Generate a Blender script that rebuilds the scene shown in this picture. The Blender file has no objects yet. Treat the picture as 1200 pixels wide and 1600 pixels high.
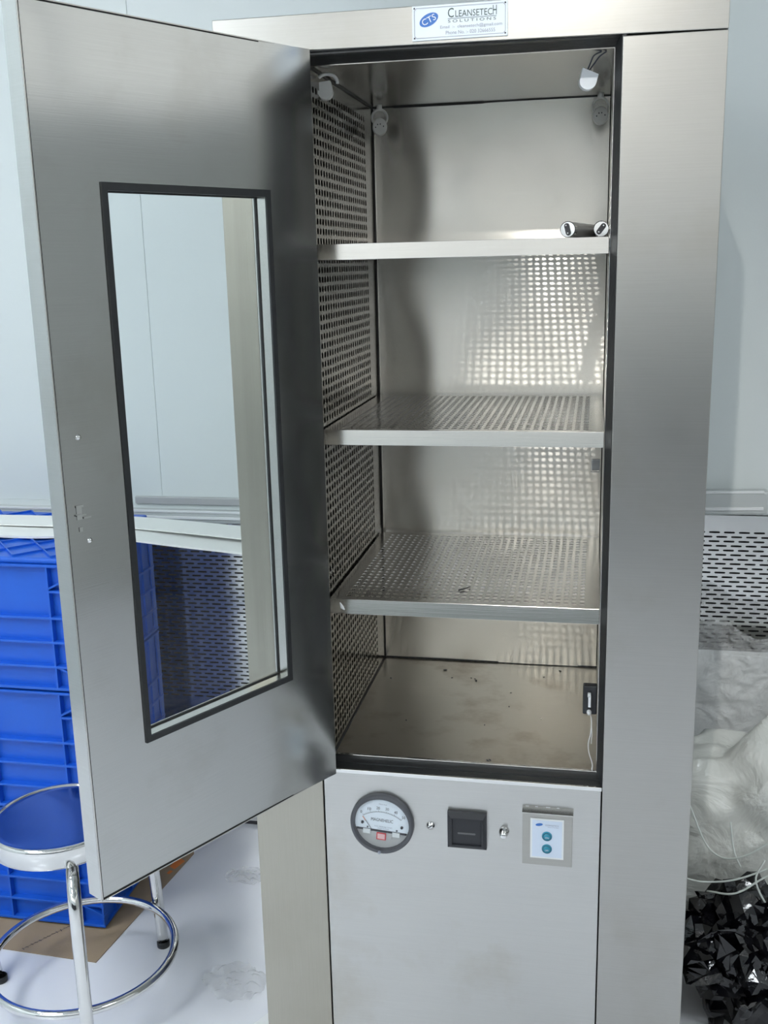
import bpy, bmesh, math, random
from math import sin, cos, pi, radians
from mathutils import Vector, Matrix, noise
random.seed(7)
S = bpy.context.scene
C = S.collection

# ------------------------------------------------------------------ camera
Z0 = 0.6437                       # height of the opening's sill above the floor
yaw, pitch, roll, FPX = 0.2007, -0.2338, -0.0238, 1638.77
cf = Vector((-sin(yaw)*cos(pitch), cos(yaw)*cos(pitch), sin(pitch)))
cr = Vector((cos(yaw), sin(yaw), 0)); cu = cr.cross(cf)
r2 = cos(roll)*cr + sin(roll)*cu; u2 = -sin(roll)*cr + cos(roll)*cu
cam = bpy.data.cameras.new('camera'); co = bpy.data.objects.new('camera', cam); C.objects.link(co)
M = Matrix((r2, u2, -cf)).transposed().to_4x4(); M.translation = Vector((0.4496, -1.6206, 0.8563 + Z0))
co.matrix_world = M
cam.sensor_fit = 'VERTICAL'; cam.sensor_height = 32; cam.lens = FPX*32/1600
cam.clip_start = .02
S.camera = co
# ------------------------------------------------------------------ world, light, exposure
S.view_settings.view_transform = 'Standard'; S.view_settings.look = 'None'
S.view_settings.gamma = 1; S.view_settings.use_curve_mapping = False
S.view_settings.exposure = 0.0
w = bpy.data.worlds.new('world'); S.world = w; w.use_nodes = True
w.node_tree.nodes['Background'].inputs[0].default_value = (.75, .85, 1, 1)
w.node_tree.nodes['Background'].inputs[1].default_value = 0.3
CEIL = 2.75
PANEL_E = 21.0                     # ceiling light panels
SPOT_W = 1.0                      # small bright down-light near the camera
PANELS = [(-1.5, -0.75, .6, .6), (1.75, -1.55, .6, .6), (-1.1, -1.75, .6, .6), (-1.7, -3.1, .6, .6)]
SPOT = (0.28, -1.95)
WIN_E = (0.62, 0.60)               # glow of unseen windows added to brighten the steel: front wall, right wall

# ------------------------------------------------------------------ materials
def mat(name):
    m = bpy.data.materials.new(name); m.use_nodes = True
    nt = m.node_tree; return m, nt, nt.nodes['Principled BSDF']
def N(nt, t, **kw):
    n = nt.nodes.new(t)
    for k, v in kw.items():
        if k in n.inputs: n.inputs[k].default_value = v
        else: setattr(n, k, v)
    return n
def plain(name, col, rough=.5, metal=0, bump=0, bscale=60, var=.06, vscale=8, **kw):
    m, nt, b = mat(name)
    tc = N(nt, 'ShaderNodeTexCoord')
    nz = N(nt, 'ShaderNodeTexNoise', Scale=vscale, Detail=4.0); nt.links.new(tc.outputs['Object'], nz.inputs['Vector'])
    mx = N(nt, 'ShaderNodeMix', data_type='RGBA')
    mx.inputs[6].default_value = tuple(c*(1-var) for c in col)+(1,); mx.inputs[7].default_value = tuple(min(1, c*(1+var)) for c in col)+(1,)
    nt.links.new(nz.outputs[0], mx.inputs[0]); nt.links.new(mx.outputs[2], b.inputs['Base Color'])
    b.inputs['Roughness'].default_value = rough; b.inputs['Metallic'].default_value = metal
    for k, v in kw.items(): b.inputs[k.replace('_', ' ')].default_value = v
    if bump:
        n2 = N(nt, 'ShaderNodeTexNoise', Scale=bscale, Detail=5.0); nt.links.new(tc.outputs['Object'], n2.inputs['Vector'])
        bp = N(nt, 'ShaderNodeBump', Strength=bump, Distance=.01); nt.links.new(n2.outputs[0], bp.inputs['Height'])
        nt.links.new(bp.outputs[0], b.inputs['Normal'])
    return m
def steel(name, col=(.60, .59, .565), rough=.3, brush=(4, 4, 260), wave=.0, wscale=2.2, stain=.10, fine=.02, scol=(.36, .33, .27), wdist=.01, aniso=0, tdir=(0, 0, 1)):
    """brushed stainless steel: fine scratches along one direction, slight oil-canning, smudges"""
    m, nt, b = mat(name)
    tc = N(nt, 'ShaderNodeTexCoord')
    mp = N(nt, 'ShaderNodeMapping'); mp.inputs['Scale'].default_value = brush
    nt.links.new(tc.outputs['Object'], mp.inputs[0])
    nz = N(nt, 'ShaderNodeTexNoise', Scale=3.0, Detail=3.0); nt.links.new(mp.outputs[0], nz.inputs['Vector'])
    big = N(nt, 'ShaderNodeTexNoise', Scale=5.5, Detail=6.0, Roughness=.6); nt.links.new(tc.outputs['Object'], big.inputs['Vector'])
    rp = N(nt, 'ShaderNodeValToRGB'); rp.color_ramp.elements[0].position = .55; rp.color_ramp.elements[1].position = .78
    nt.links.new(big.outputs[0], rp.inputs[0])
    ml = N(nt, 'ShaderNodeMath', operation='MULTIPLY'); ml.inputs[1].default_value = stain*2.2; nt.links.new(rp.outputs[0], ml.inputs[0])
    mx = N(nt, 'ShaderNodeMix', data_type='RGBA'); mx.inputs[6].default_value = col+(1,); mx.inputs[7].default_value = scol+(1,)
    nt.links.new(ml.outputs[0], mx.inputs[0])
    mx2 = N(nt, 'ShaderNodeMix', data_type='RGBA', blend_type='MULTIPLY'); mx2.inputs[0].default_value = .10
    nt.links.new(mx.outputs[2], mx2.inputs[6]); nt.links.new(nz.outputs[0], mx2.inputs[7])
    nt.links.new(mx2.outputs[2], b.inputs['Base Color'])
    b.inputs['Metallic'].default_value = 1
    if aniso:
        b.inputs['Anisotropic'].default_value = aniso
        cx = N(nt, 'ShaderNodeCombineXYZ'); cx.inputs[0].default_value, cx.inputs[1].default_value, cx.inputs[2].default_value = tdir
        nt.links.new(cx.outputs[0], b.inputs['Tangent'])
    mr = N(nt, 'ShaderNodeMapRange'); mr.inputs[3].default_value = rough*.85; mr.inputs[4].default_value = rough*1.2
    nt.links.new(big.outputs[0], mr.inputs[0]); nt.links.new(mr.outputs[0], b.inputs['Roughness'])
    bp = N(nt, 'ShaderNodeBump', Strength=fine*5, Distance=.0004); nt.links.new(nz.outputs[0], bp.inputs['Height'])
    last = bp
    if wave:
        wv = N(nt, 'ShaderNodeTexNoise', Scale=wscale, Detail=1.0); nt.links.new(tc.outputs['Object'], wv.inputs['Vector'])
        b2 = N(nt, 'ShaderNodeBump', Strength=wave, Distance=wdist); nt.links.new(wv.outputs[0], b2.inputs['Height'])
        nt.links.new(b2.outputs[0], bp.inputs['Normal'])
    nt.links.new(last.outputs[0], b.inputs['Normal'])
    return m
def emit(name, col, e):
    m, nt, b = mat(name); b.inputs['Emission Color'].default_value = col+(1,); b.inputs['Emission Strength'].default_value = e
    b.inputs['Base Color'].default_value = (.8, .8, .8, 1); return m
def clear(name, col=(1, 1, 1), rough=.02, alpha=.12, bump=0, bscale=20, bdist=.02):
    """thin clear sheet: mostly see-through with a glossy skin"""
    m, nt, b = mat(name)
    b.inputs['Base Color'].default_value = col+(1,); b.inputs['Roughness'].default_value = rough
    b.inputs['Alpha'].default_value = alpha; b.inputs['Specular IOR Level'].default_value = .8
    if bump:
        tc = N(nt, 'ShaderNodeTexCoord'); n2 = N(nt, 'ShaderNodeTexNoise', Scale=bscale, Detail=4.0, Distortion=1.2)
        nt.links.new(tc.outputs['Object'], n2.inputs['Vector'])
        bp = N(nt, 'ShaderNodeBump', Strength=bump, Distance=bdist); nt.links.new(n2.outputs[0], bp.inputs['Height'])
        nt.links.new(bp.outputs[0], b.inputs['Normal'])
    return m
def glassy(name, tint=(.93, .97, .97), f=.09):
    m = bpy.data.materials.new(name); m.use_nodes = True; nt = m.node_tree
    nt.nodes.remove(nt.nodes['Principled BSDF']); o = nt.nodes['Material Output']
    t = N(nt, 'ShaderNodeBsdfTransparent'); t.inputs[0].default_value = tint+(1,)
    g = N(nt, 'ShaderNodeBsdfGlossy'); g.inputs['Roughness'].default_value = .02
    lw = N(nt, 'ShaderNodeLayerWeight', Blend=.5); pw = N(nt, 'ShaderNodeMath', operation='POWER'); pw.inputs[1].default_value = 4.5
    ma = N(nt, 'ShaderNodeMath', operation='MULTIPLY_ADD'); ma.inputs[1].default_value = .9; ma.inputs[2].default_value = .035
    nt.links.new(lw.outputs['Facing'], pw.inputs[0]); nt.links.new(pw.outputs[0], ma.inputs[0])
    mx = N(nt, 'ShaderNodeMixShader'); nt.links.new(ma.outputs[0], mx.inputs[0])
    nt.links.new(t.outputs[0], mx.inputs[1]); nt.links.new(g.outputs[0], mx.inputs[2]); nt.links.new(mx.outputs[0], o.inputs[0])
    return m

ST_FRONT = steel('brushed_steel_front', (.465, .455, .43), .30, (4, 4, 260), wave=.12, wscale=1.5, stain=.16)
ST_DOOR = steel('brushed_steel_door', (.60, .605, .59), .14, (4, 4, 260), stain=.14, fine=.008)
ST_LOW = steel('brushed_steel_lower', (.60, .595, .575), .34, (4, 4, 260), wave=.1, wscale=1.5, stain=.22, scol=(.45, .41, .33))
ST_PIL = steel('brushed_steel_buff', (.45, .43, .37), .36, (260, 4, 4), wave=.1, wscale=1.5, stain=.12)
ST_IN = steel('bright_steel_lining', (.74, .715, .66), .25, (4, 4, 300), wave=0, stain=.08, aniso=.95)
ST_PERF = steel('shaded_perforated_steel', (.19, .18, .165), .20, (4, 4, 200), stain=.08)  # left wall: the dimness of the chamber is put into a darker colour
ST_TOP = steel('shaded_ceiling_steel', (.42, .41, .385), .16, (4, 200, 4), stain=.06)  # chamber shade put into the ceiling's colour
ST_PERFR = steel('lit_perforated_steel', (.72, .70, .66), .42, (4, 4, 200), stain=.08)  # lighter copy for the right wall, brightens its reflection in the door
ST_SHELF = steel('shelf_steel', (.62, .605, .575), .20, (4, 200, 200), stain=.08)
ST_FLOOR = steel('stained_steel_floor', (.68, .64, .57), .28, (4, 220, 4), stain=.40, scol=(.30, .23, .15))
ST_GRILL = steel('grille_steel', (.66, .66, .64), .14, (200, 4, 4), stain=.05)
CHROME = steel('chrome', (.78, .78, .77), .07, (10, 10, 10), stain=.05, fine=0)
SEAT = steel('polished_seat_steel', (.70, .70, .70), .10, (120, 4, 4), wave=.15, wscale=6, stain=.05)
BLACK = plain('black_rubber', (.018, .02, .022), .45, bump=.1)
BLKPL = plain('black_plastic', (.016, .017, .021), .42)
DARK = plain('dark_void', (.02, .02, .02), .9)
GREY = plain('grey_plastic', (.085, .088, .10), .4)
WHITE = plain('white_plastic', (.75, .77, .78), .35, var=.02)
HOLDER = plain('aged_white_plastic', (.74, .75, .73), .4, var=.04)
PAPER = plain('printed_plate_white', (.74, .80, .86), .65, var=.01)
PALE = plain('pale_blue_label', (.62, .70, .82), .35, var=.01)
INK = plain('dark_green_ink', (.06, .10, .09), .5, var=0)
INKG = plain('grey_ink', (.30, .32, .38), .5, var=0)
INKK = plain('black_ink', (.03, .03, .04), .5, var=0)
BLUEL = plain('logo_blue', (.04, .16, .50), .4, var=0)
RED = plain('red_print', (.65, .06, .07), .5, var=0)
PINK = plain('pink_print', (.80, .50, .50), .5, var=0)
ORANGE = plain('orange_print', (.75, .22, .05), .6, var=.1)
TEAL = plain('teal_button', (.03, .25, .36), .25)
TEALD = plain('dark_teal_ring', (.02, .10, .15), .3)
CRATE = plain('blue_crate_plastic', (.010, .115, .62), .38, var=.12, vscale=5, bump=.03, bscale=80)
CARD = plain('cardboard', (.36, .27, .18), .85, var=.14, vscale=7, bump=.1)
FOAM = plain('white_foam_sheet', (.83, .85, .83), .55, var=.03, vscale=4)
WALLM = plain('pale_blue_grey_wall', (.68, .73, .73), .35, var=.02, vscale=1.5, bump=.02, bscale=200)
WALLD = plain('grey_lower_wall', (.04, .042, .05), .5)
WALLG = plain('mid_grey_wall', (.55, .55, .53), .5)
FRAME = plain('added_window_white', (.6, .62, .62), .4)
LEDGE = plain('grey_trunking', (.50, .53, .53), .35, var=.03)
CEILM = plain('ceiling_white', (.78, .80, .80), .6)
FLOORM = plain('pale_blue_epoxy_floor', (.82, .83, .87), .22, var=.05, vscale=2.5, bump=.03, bscale=30)
BASEM = plain('dark_skirting', (.05, .05, .055), .5)
BLKFILM = plain('glossy_black_film', (.005, .005, .007), .06, bump=.3, bscale=22, Specular_IOR_Level=.7)
BAGM = clear('milky_polythene', (.92, .93, .88), .28, .80, bump=.7, bscale=9, bdist=.03)
FILMM = clear('clear_crinkled_film', (.95, .96, .96), .16, .24, bump=1, bscale=26, bdist=.03)
STRAND = plain('white_plastic_strip', (.70, .74, .70), .35, var=.05)
GLASS = glassy('window_glass', (.965, .98, .98))
GGLASS = glassy('gauge_glass', (.97, .98, .98))
WIREB = plain('dark_wire', (.04, .05, .07), .5)
WIREW = plain('white_wire', (.65, .65, .65), .5)
WIN_GLOW = [emit('added_window_glow', (1.0, .995, .95), e) for e in WIN_E]
DIFF = emit('lamp_diffuser', (.90, .96, 1.0), PANEL_E)

# ------------------------------------------------------------------ helpers
def wloc(o):
    v = Vector((0, 0, 0))
    while o: v += o.location; o = o.parent
    return v
def obj(name, bm, m, parent=None, loc=None, smooth=False):
    """bm is in world coordinates; origin goes to loc, or to the parent's origin"""
    me = bpy.data.meshes.new(name)
    off = Vector(loc) if loc is not None else (wloc(parent) if parent else Vector((0, 0, 0)))
    bmesh.ops.translate(bm, verts=bm.verts, vec=-off)
    bmesh.ops.recalc_face_normals(bm, faces=bm.faces) if not getattr(bm, 'tag_keep', False) else None
    bm.to_mesh(me); bm.free()
    for p in me.polygons: p.use_smooth = smooth
    ms = m if isinstance(m, (list, tuple)) else [m]
    for x in ms: me.materials.append(x)
    o = bpy.data.objects.new(name, me); C.objects.link(o)
    if parent: o.parent = parent; o.location = off - wloc(parent)
    else: o.location = off
    return o
def thing(name, label, cat, loc, group=None):
    o = bpy.data.objects.new(name, None); C.objects.link(o); o.location = loc; o.empty_display_size = .05
    o['label'] = label; o['category'] = cat
    if group: o['group'] = group
    return o
def tag(o, label, cat, group=None, kind=None):
    o['label'] = label; o['category'] = cat
    if group: o['group'] = group
    if kind: o['kind'] = kind
    return o
def struct(name, bm, m, parent=None, smooth=False):
    o = obj(name, bm, m, parent, smooth=smooth)
    if not parent: o['kind'] = 'structure'
    return o
def box(bm, x0, x1, y0, y1, z0, z1, bev=0, T=None):
    vs = [bm.verts.new((x, y, z)) for x in (x0, x1) for y in (y0, y1) for z in (z0, z1)]
    fs = [(0, 1, 3, 2), (4, 6, 7, 5), (0, 4, 5, 1), (2, 3, 7, 6), (0, 2, 6, 4), (1, 5, 7, 3)]
    F = [bm.faces.new([vs[i] for i in f]) for f in fs]
    if bev:
        es = list({e for f in F for e in f.edges})
        r = bmesh.ops.bevel(bm, geom=es, offset=bev, segments=2, affect='EDGES', profile=.5)
        vs = list({v for f in r['faces'] for v in f.verts} | {v for v in vs if v.is_valid})
    if T:
        for v in vs: v.co = T(*v.co)
    return bm
def bx(*a, **k): return box(bmesh.new(), *a, **k)
def tube(bm, pts, r, n=10, cap=True, closed=False):
    pts = [Vector(p) for p in pts]; rings = []; L = len(pts)
    prev = None
    for i, p in enumerate(pts):
        a = pts[(i-1) % L] if (closed or i) else p; b = pts[(i+1) % L] if (closed or i < L-1) else p
        t = (b-a).normalized()
        if prev is None: up = Vector((0, 0, 1)) if abs(t.z) < .9 else Vector((1, 0, 0)); s = t.cross(up).normalized()
        else: s = (prev - t*prev.dot(t)).normalized()
        prev = s; q = t.cross(s); rr = r[i] if isinstance(r, (list, tuple)) else r
        rings.append([bm.verts.new(p + s*cos(2*pi*k/n)*rr + q*sin(2*pi*k/n)*rr) for k in range(n)])
    for i in range(L if closed else L-1):
        A, B = rings[i], rings[(i+1) % L]
        for k in range(n): bm.faces.new((A[k], A[(k+1) % n], B[(k+1) % n], B[k]))
    if cap and not closed: bm.faces.new(rings[0][::-1]); bm.faces.new(rings[-1])
    return bm
def smoothpath(pts, n=8):
    """Catmull-Rom through pts"""
    P = [Vector(p) for p in pts]; P = [P[0]*2-P[1]]+P+[P[-1]*2-P[-2]]; out = []
    for i in range(1, len(P)-2):
        for k in range(n):
            t = k/n
            out.append(.5*((2*P[i])+(P[i+1]-P[i-1])*t+(2*P[i-1]-5*P[i]+4*P[i+1]-P[i+2])*t*t+(3*P[i]-P[i-1]-3*P[i+1]+P[i+2])*t**3))
    out.append(P[-2]); return out
def lathe(bm, prof, T, n=40):
    """prof: list of (radius, height); T maps (a, b, h) to world"""
    rings = [[bm.verts.new(T(r*cos(2*pi*k/n), r*sin(2*pi*k/n), h)) for k in range(n)] if r > 1e-6 else [bm.verts.new(T(0, 0, h))] for r, h in prof]
    for A, B in zip(rings, rings[1:]):
        for k in range(n):
            k2 = (k+1) % n
            if len(A) == 1 and len(B) == 1: continue
            if len(A) == 1: bm.faces.new((A[0], B[k], B[k2]))
            elif len(B) == 1: bm.faces.new((A[k], A[k2], B[0]))
            else: bm.faces.new((A[k], A[k2], B[k2], B[k]))
    return bm
def perf(bm, u0, u1, v0, v1, nu, nv, hu, hv, T, th, margin=None, stag=False, sq=1.0):
    """perforated sheet in the (u, v) plane; cells nu x nv fill margin rect; every hole is real"""
    m0, m1, n0, n1 = margin if margin else (u0, u1, v0, v1)
    pu, pv = (m1-m0)/nu, (n1-n0)/nv
    ang = [k*pi/4 for k in range(8)]
    def sup(a):
        c, s = cos(a), sin(a); e = sq
        return (math.copysign(abs(c)**e, c)*hu, math.copysign(abs(s)**e, s)*hv)
    hole = [sup(a) for a in ang]
    out = [(1, 0), (1, 1), (0, 1), (-1, 1), (-1, 0), (-1, -1), (0, -1), (1, -1)]
    V = []; F = []
    def q(*p):
        i = len(V); V.extend(p); F.append(tuple(range(i, i+len(p))))
    for j in range(nv):
        st = (.5 if (stag and j % 2) else 0)
        for i in range(nu - (1 if st else 0)):
            cx, cy = m0+(i+.5+st)*pu, n0+(j+.5)*pv
            i0 = len(V)
            for h in (0, th):
                V.extend([(cx+a, cy+b, h) for a, b in hole]); V.extend([(cx+a*pu/2, cy+b*pv/2, h) for a, b in out])
            for k in range(8):
                k2 = (k+1) % 8
                F.append((i0+k, i0+8+k, i0+8+k2, i0+k2)); F.append((i0+16+k, i0+16+k2, i0+24+k2, i0+24+k))
                F.append((i0+k, i0+k2, i0+16+k2, i0+16+k))
        if st:
            for a, b in ((m0, m0+pu/2), (m1-pu/2, m1)):
                for h in (0, th): q((a, n0+j*pv, h), (b, n0+j*pv, h), (b, n0+(j+1)*pv, h), (a, n0+(j+1)*pv, h))
    for a, b, c, d in ((u0, m0, v0, v1), (m1, u1, v0, v1), (m0, m1, v0, n0), (m0, m1, n1, v1)):
        if b-a > 1e-5 and d-c > 1e-5:
            for h in (0, th): q((a, c, h), (b, c, h), (b, d, h), (a, d, h))
    for (a, c), (b, d) in (((u0, v0), (u1, v0)), ((u1, v0), (u1, v1)), ((u1, v1), (u0, v1)), ((u0, v1), (u0, v0))):
        q((a, c, 0), (b, d, 0), (b, d, th), (a, c, th))
    me = bpy.data.meshes.new('tmp'); me.from_pydata([T(*v) for v in V], [], F); bm.from_mesh(me); bpy.data.meshes.remove(me)
    return bm
def text(name, s, m, parent, T, cx, cy, wid, hei, h=.0006, space=1.0):
    """flat lettering fitted into a wid x hei box centred on (cx, cy) of plane T(a, b, height)"""
    cu_ = bpy.data.curves.new('t', 'FONT'); cu_.body = s; cu_.space_character = space; cu_.resolution_u = 3
    to = bpy.data.objects.new('t', cu_); C.objects.link(to)
    dg = bpy.context.evaluated_depsgraph_get(); me = bpy.data.meshes.new_from_object(to.evaluated_get(dg))
    bpy.data.objects.remove(to); bpy.data.curves.remove(cu_)
    xs = [v.co.x for v in me.vertices]; ys = [v.co.y for v in me.vertices]
    x0, x1, y0, y1 = min(xs), max(xs), min(ys), max(ys)
    bm = bmesh.new(); bm.from_mesh(me); bpy.data.meshes.remove(me)
    for v in bm.verts:
        v.co = T(cx+((v.co.x-x0)/(x1-x0)-.5)*wid, cy+((v.co.y-y0)/(y1-y0)-.5)*hei, h)
    return obj(name, bm, m, parent)
def poly(bm, pts, T, h=0):
    bm.faces.new([bm.verts.new(T(a, b, h)) for a, b in pts]); return bm
def ell(cx, cy, rx, ry, rot=0, n=28):
    return [(cx+rx*cos(t)*cos(rot)-ry*sin(t)*sin(rot), cy+rx*cos(t)*sin(rot)+ry*sin(t)*cos(rot)) for t in (2*pi*k/n for k in range(n))]
def bar(bm, a, b, wd, T, h):
    a, b = Vector(a), Vector(b); d = (b-a).normalized(); n = Vector((-d.y, d.x))*wd/2
    return poly(bm, [tuple(a+n), tuple(a-n), tuple(b-n), tuple(b+n)], T, h)
def FR(x, z, h): return Vector((x, -h, z+Z0))        # the cabinet's front plane

# ------------------------------------------------------------------ the room
WY = 0.865
struct('floor', bx(-2.4, 3.2, -3.8, WY+.1, -.05, 0), FLOORM)
struct('ceiling', bx(-2.4, 3.2, -3.8, WY+.1, CEIL, CEIL+.05), CEILM)
GT = 0.245+Z0                     # top of the grille band
wb = struct('wall_back', bx(-2.4, 3.2, WY+.03, WY+.06, 0, CEIL), WALLM)
xs = [-2.4, -1.6, -.640, .55, 1.75, 3.2]
for a, b in zip(xs, xs[1:]):
    obj('wall_panel', bx(a+.0003, b-.0003, WY, WY+.03, GT+.02, CEIL, bev=.0008), WALLM, wb)
struct('wall_left', bx(-2.45, -2.4, -3.8, WY+.1, 0, CEIL), WALLM)
wr = struct('wall_right', bx(3.2, 3.25, -3.8, WY+.1, 0, CEIL), WALLM)
wf = struct('wall_front', bx(-2.4, 3.2, -3.85, -3.8, 0, CEIL), WALLM)
obj('wall_panel', bx(-2.4, 3.2, -3.80, -3.78, .12, .95), WALLD, wf)
obj('wall_panel', bx(3.18, 3.2, -3.78, WY, .02, 2.10), WALLG, wr)
def win(name, n, m, f, horiz):
    o = struct(name, f(0, n, 0, 0), FRAME)
    for i in range(n): obj('glow_pane', f(i, i+1, 1, .04), m, o)
def fw(i, j, k, e): L_ = 5.4/5; return bx(-2.3+L_*i+e, -2.3+L_*j-e, -3.80 if not k else -3.775, -3.776 if not k else -3.765, 1.58+e, 2.68-e)
def rw(i, j, k, e): L_ = 4.36/4; return bx(3.176 if not k else 3.165, 3.2 if not k else 3.175, -3.5+L_*i+e, -3.5+L_*j-e, 2.12+e, 2.72-e)
win('added_window_1', 5, WIN_GLOW[0], fw, 1); win('added_window_2', 4, WIN_GLOW[1], rw, 0)  # out of view, added as glowing bands for the steel to reflect
struct('baseboard_back', bx(-2.4, 3.2, WY+.004, WY+.03, 0, .012), BASEM)
# perforated wall band behind: cavity + slotted steel grilles
struct('cavity_shade', bx(-2.4, 3.2, WY+.026, WY+.03, .012, GT), DARK)  # dark sheet standing in for the shade of the cavity behind the slots
def grille(x0, x1, sx0, sx1, n, label):
    t = thing('air_grille', label, 'grille', ((x0+x1)/2, WY, 0.012))
    T = lambda a, b, h: Vector((a, WY+h, b+Z0))
    obj('slotted_panel', perf(bmesh.new(), x0, x1, .013-Z0, .245+.018, n, 46, .0128, .0023, T, .0015, margin=(sx0, sx1, -.275, .2275), stag=True, sq=.45), ST_GRILL, t)
    return t
grille(-1.12, -.20, -.695, -.695+.0335*13, 13, 'slotted steel wall grille seen through the door window, beside the blue crates')
grille(.55, 1.5, .60, .60+.0335*16, 16, 'slotted steel wall grille right of the cabinet, above the clear film')
struct('trim_2', bx(-2.4, -.2, WY-.004, WY+.02, GT+.02-.02, GT+.02), WALLM)
# trunkings
def trunking(x0, x1, z0, z1, dz, dep, label, lip):
    t = thing('wall_trunking', label, 'trunking', ((x0+x1)/2, WY, z0+Z0))
    def T(x, y, z): return Vector((x, y, z+(x-x0)/(x1-x0)*dz))
    bm = bx(x0, x1, WY-dep, WY-.0005, z0+Z0, z1+Z0, bev=.006, T=T); obj('channel', bm, LEDGE, t)
    obj('cover_lip', bx(x0, x1-lip, WY-dep-.002, WY-dep+.004, z1+Z0-.005, z1+Z0+.001, bev=.001, T=T), WHITE, t)
    obj('cover_lip', bx(x0, x1-lip, WY-dep-.004, WY-dep+.001, z0+Z0+.012, z0+Z0+.019, bev=.001, T=T), WHITE, t)
    return t
trunking(-1.6, -.10, .217, .250, 0, .03, 'pale grey cable trunking along the wall behind the blue crates', 0)
trunking(.40, .846, .262, .318, .012, .035, 'pale wall trunking with closed end, right of the cabinet above the grille', .012)
tag(obj('steel_strip', bx(-.712, -.15, WY-.012, WY-.0005, .262+Z0, .281+Z0, bev=.002), plain('dull_strip_grey', (.40, .41, .42), .35), loc=(-.43, WY, .262+Z0)),
    'narrow steel strip on the wall above the trunking, behind the door window', 'strip')
# lamps in the ceiling
for i, (x, y, sx, sy) in enumerate(PANELS):
    t = thing('ceiling_light', 'square white ceiling light panel '+['above the blue crates', 'on the ceiling right of the cabinet', 'at the far left behind the viewer', 'at the far right behind the viewer'][i], 'ceiling light', (x, y, CEIL), 'ceiling light panels')
    bm = bmesh.new()
    for a in ((x-sx/2-.02, x+sx/2+.02, y-sy/2-.02, y-sy/2), (x-sx/2-.02, x+sx/2+.02, y+sy/2, y+sy/2+.02), (x-sx/2-.02, x-sx/2, y-sy/2, y+sy/2), (x+sx/2, x+sx/2+.02, y-sy/2, y+sy/2)):
        box(bm, *a, CEIL-.015, CEIL)
    obj('frame', bm, WHITE, t)
    obj('diffuser', bx(x-sx/2, x+sx/2, y-sy/2, y+sy/2, CEIL-.01, CEIL-.004), DIFF, t)
t = thing('down_light', 'small round ceiling down-light', 'ceiling light', (SPOT[0], SPOT[1], CEIL))
obj('rim', lathe(bmesh.new(), [(.075, -.012), (.09, -.012), (.09, 0), (.075, 0), (.075, -.012)], lambda a, b, h: Vector((SPOT[0]+a, SPOT[1]+b, CEIL+h))), WHITE, t)
L = bpy.data.lights.new('bulb', 'AREA'); L.shape = 'DISK'; L.size = .028; L.energy = SPOT_W; L.color = (1, .97, .92)
lo = bpy.data.objects.new('bulb', L); C.objects.link(lo); lo.parent = t; lo.location = (0, 0, -.014)
L.spread = radians(32); lo.rotation_euler = (Vector((.38, .53, 1.12))-Vector((SPOT[0], SPOT[1], CEIL))).to_track_quat('-Z', 'Y').to_euler()

# ------------------------------------------------------------------ the cabinet
XL, W, XR, H, ZT = -.126, .4771, .62, 1.163, 1.215
IX0, IX1, IZ0, IZ1, IY, D = .0073, .4688, .002, 1.1526, .0506, .5326
DB = .62
cab = thing('drying_cabinet', 'tall brushed stainless steel cabinet with its glazed door standing open', 'cabinet', (.247, .3, 0))
c = lambda n, b, m, s=False: obj(n, b, m, cab, smooth=s)
bm = bx(XL, XR, 0, .035, H+Z0, ZT+Z0, bev=.0012)
for v in bm.verts:                # the rolled header is bowed a few millimetres
    if v.co.z < Z0+H+.01: v.co.z += .003 - .008*(v.co.x/W) if 0 <= v.co.x/W <= 1.01 else (-.005 if v.co.x > W else .003)
c('header', bm, ST_FRONT)
c('left_pillar', bx(XL, -.0012, 0, .035, .0, H+Z0-.0005, bev=.0012), ST_PIL)
c('right_pillar', bx(W+.0008, XR, 0, .035, .0, H-.006+Z0, bev=.0012), ST_FRONT)
c('service_panel', bx(.0012, W-.0012, .0005, .03, .0, Z0-.001, bev=.0012), ST_LOW)
c('seam_backing', bx(XL+.003, XR-.003, .030, .0345, .003, Z0-.01), DARK)
c('side_sheet', bx(XL, XL+.002, .035, DB, 0, ZT+Z0), ST_FRONT)
c('side_sheet', bx(XR-.002, XR, .035, DB, 0, ZT+Z0), ST_FRONT)
c('top_sheet', bx(XL, XR, .035, DB, ZT+Z0-.002, ZT+Z0), ST_FRONT)
c('rear_sheet', bx(XL, XR, DB-.002, DB, 0, ZT+Z0), ST_FRONT)
# chamber lining: back wall is springy sheet, oil-canned a little
bm = bmesh.new(); nx, nz = 48, 96; gr = []
for j in range(nz+1):
    row = []
    for i in range(nx+1):
        s, t_ = i/nx, j/nz
        x = IX0+.002+(IX1-IX0-.004)*s; z = IZ0+.002+(IZ1-IZ0-.004)*t_
        edge = sin(pi*s)**.5 if 0 < s < 1 else 0
        y = D-.0035+edge*.0008*(noise.noise(Vector((s*2.0+3, t_*4.2, 0))))+edge*.0028*sin(2*pi*(t_*3.05+.10))*sin(2*pi*s)
        row.append(bm.verts.new((x, y, z+Z0)))
    gr.append(row)
for j in range(nz):
    for i in range(nx): bm.faces.new((gr[j][i], gr[j][i+1], gr[j+1][i+1], gr[j+1][i]))
c('back_lining', bm, ST_IN, True)
c('chamber_back', bx(XL+.002, XR-.002, D+.012, D+.014, Z0-.02, ZT+Z0-.003), DARK)
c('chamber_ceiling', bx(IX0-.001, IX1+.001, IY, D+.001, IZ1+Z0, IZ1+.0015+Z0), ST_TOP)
c('chamber_floor', bx(IX0-.001, IX1+.001, IY, D+.001, IZ0-.0015+Z0, IZ0+Z0), ST_FLOOR)
bm = bmesh.new()
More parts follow.
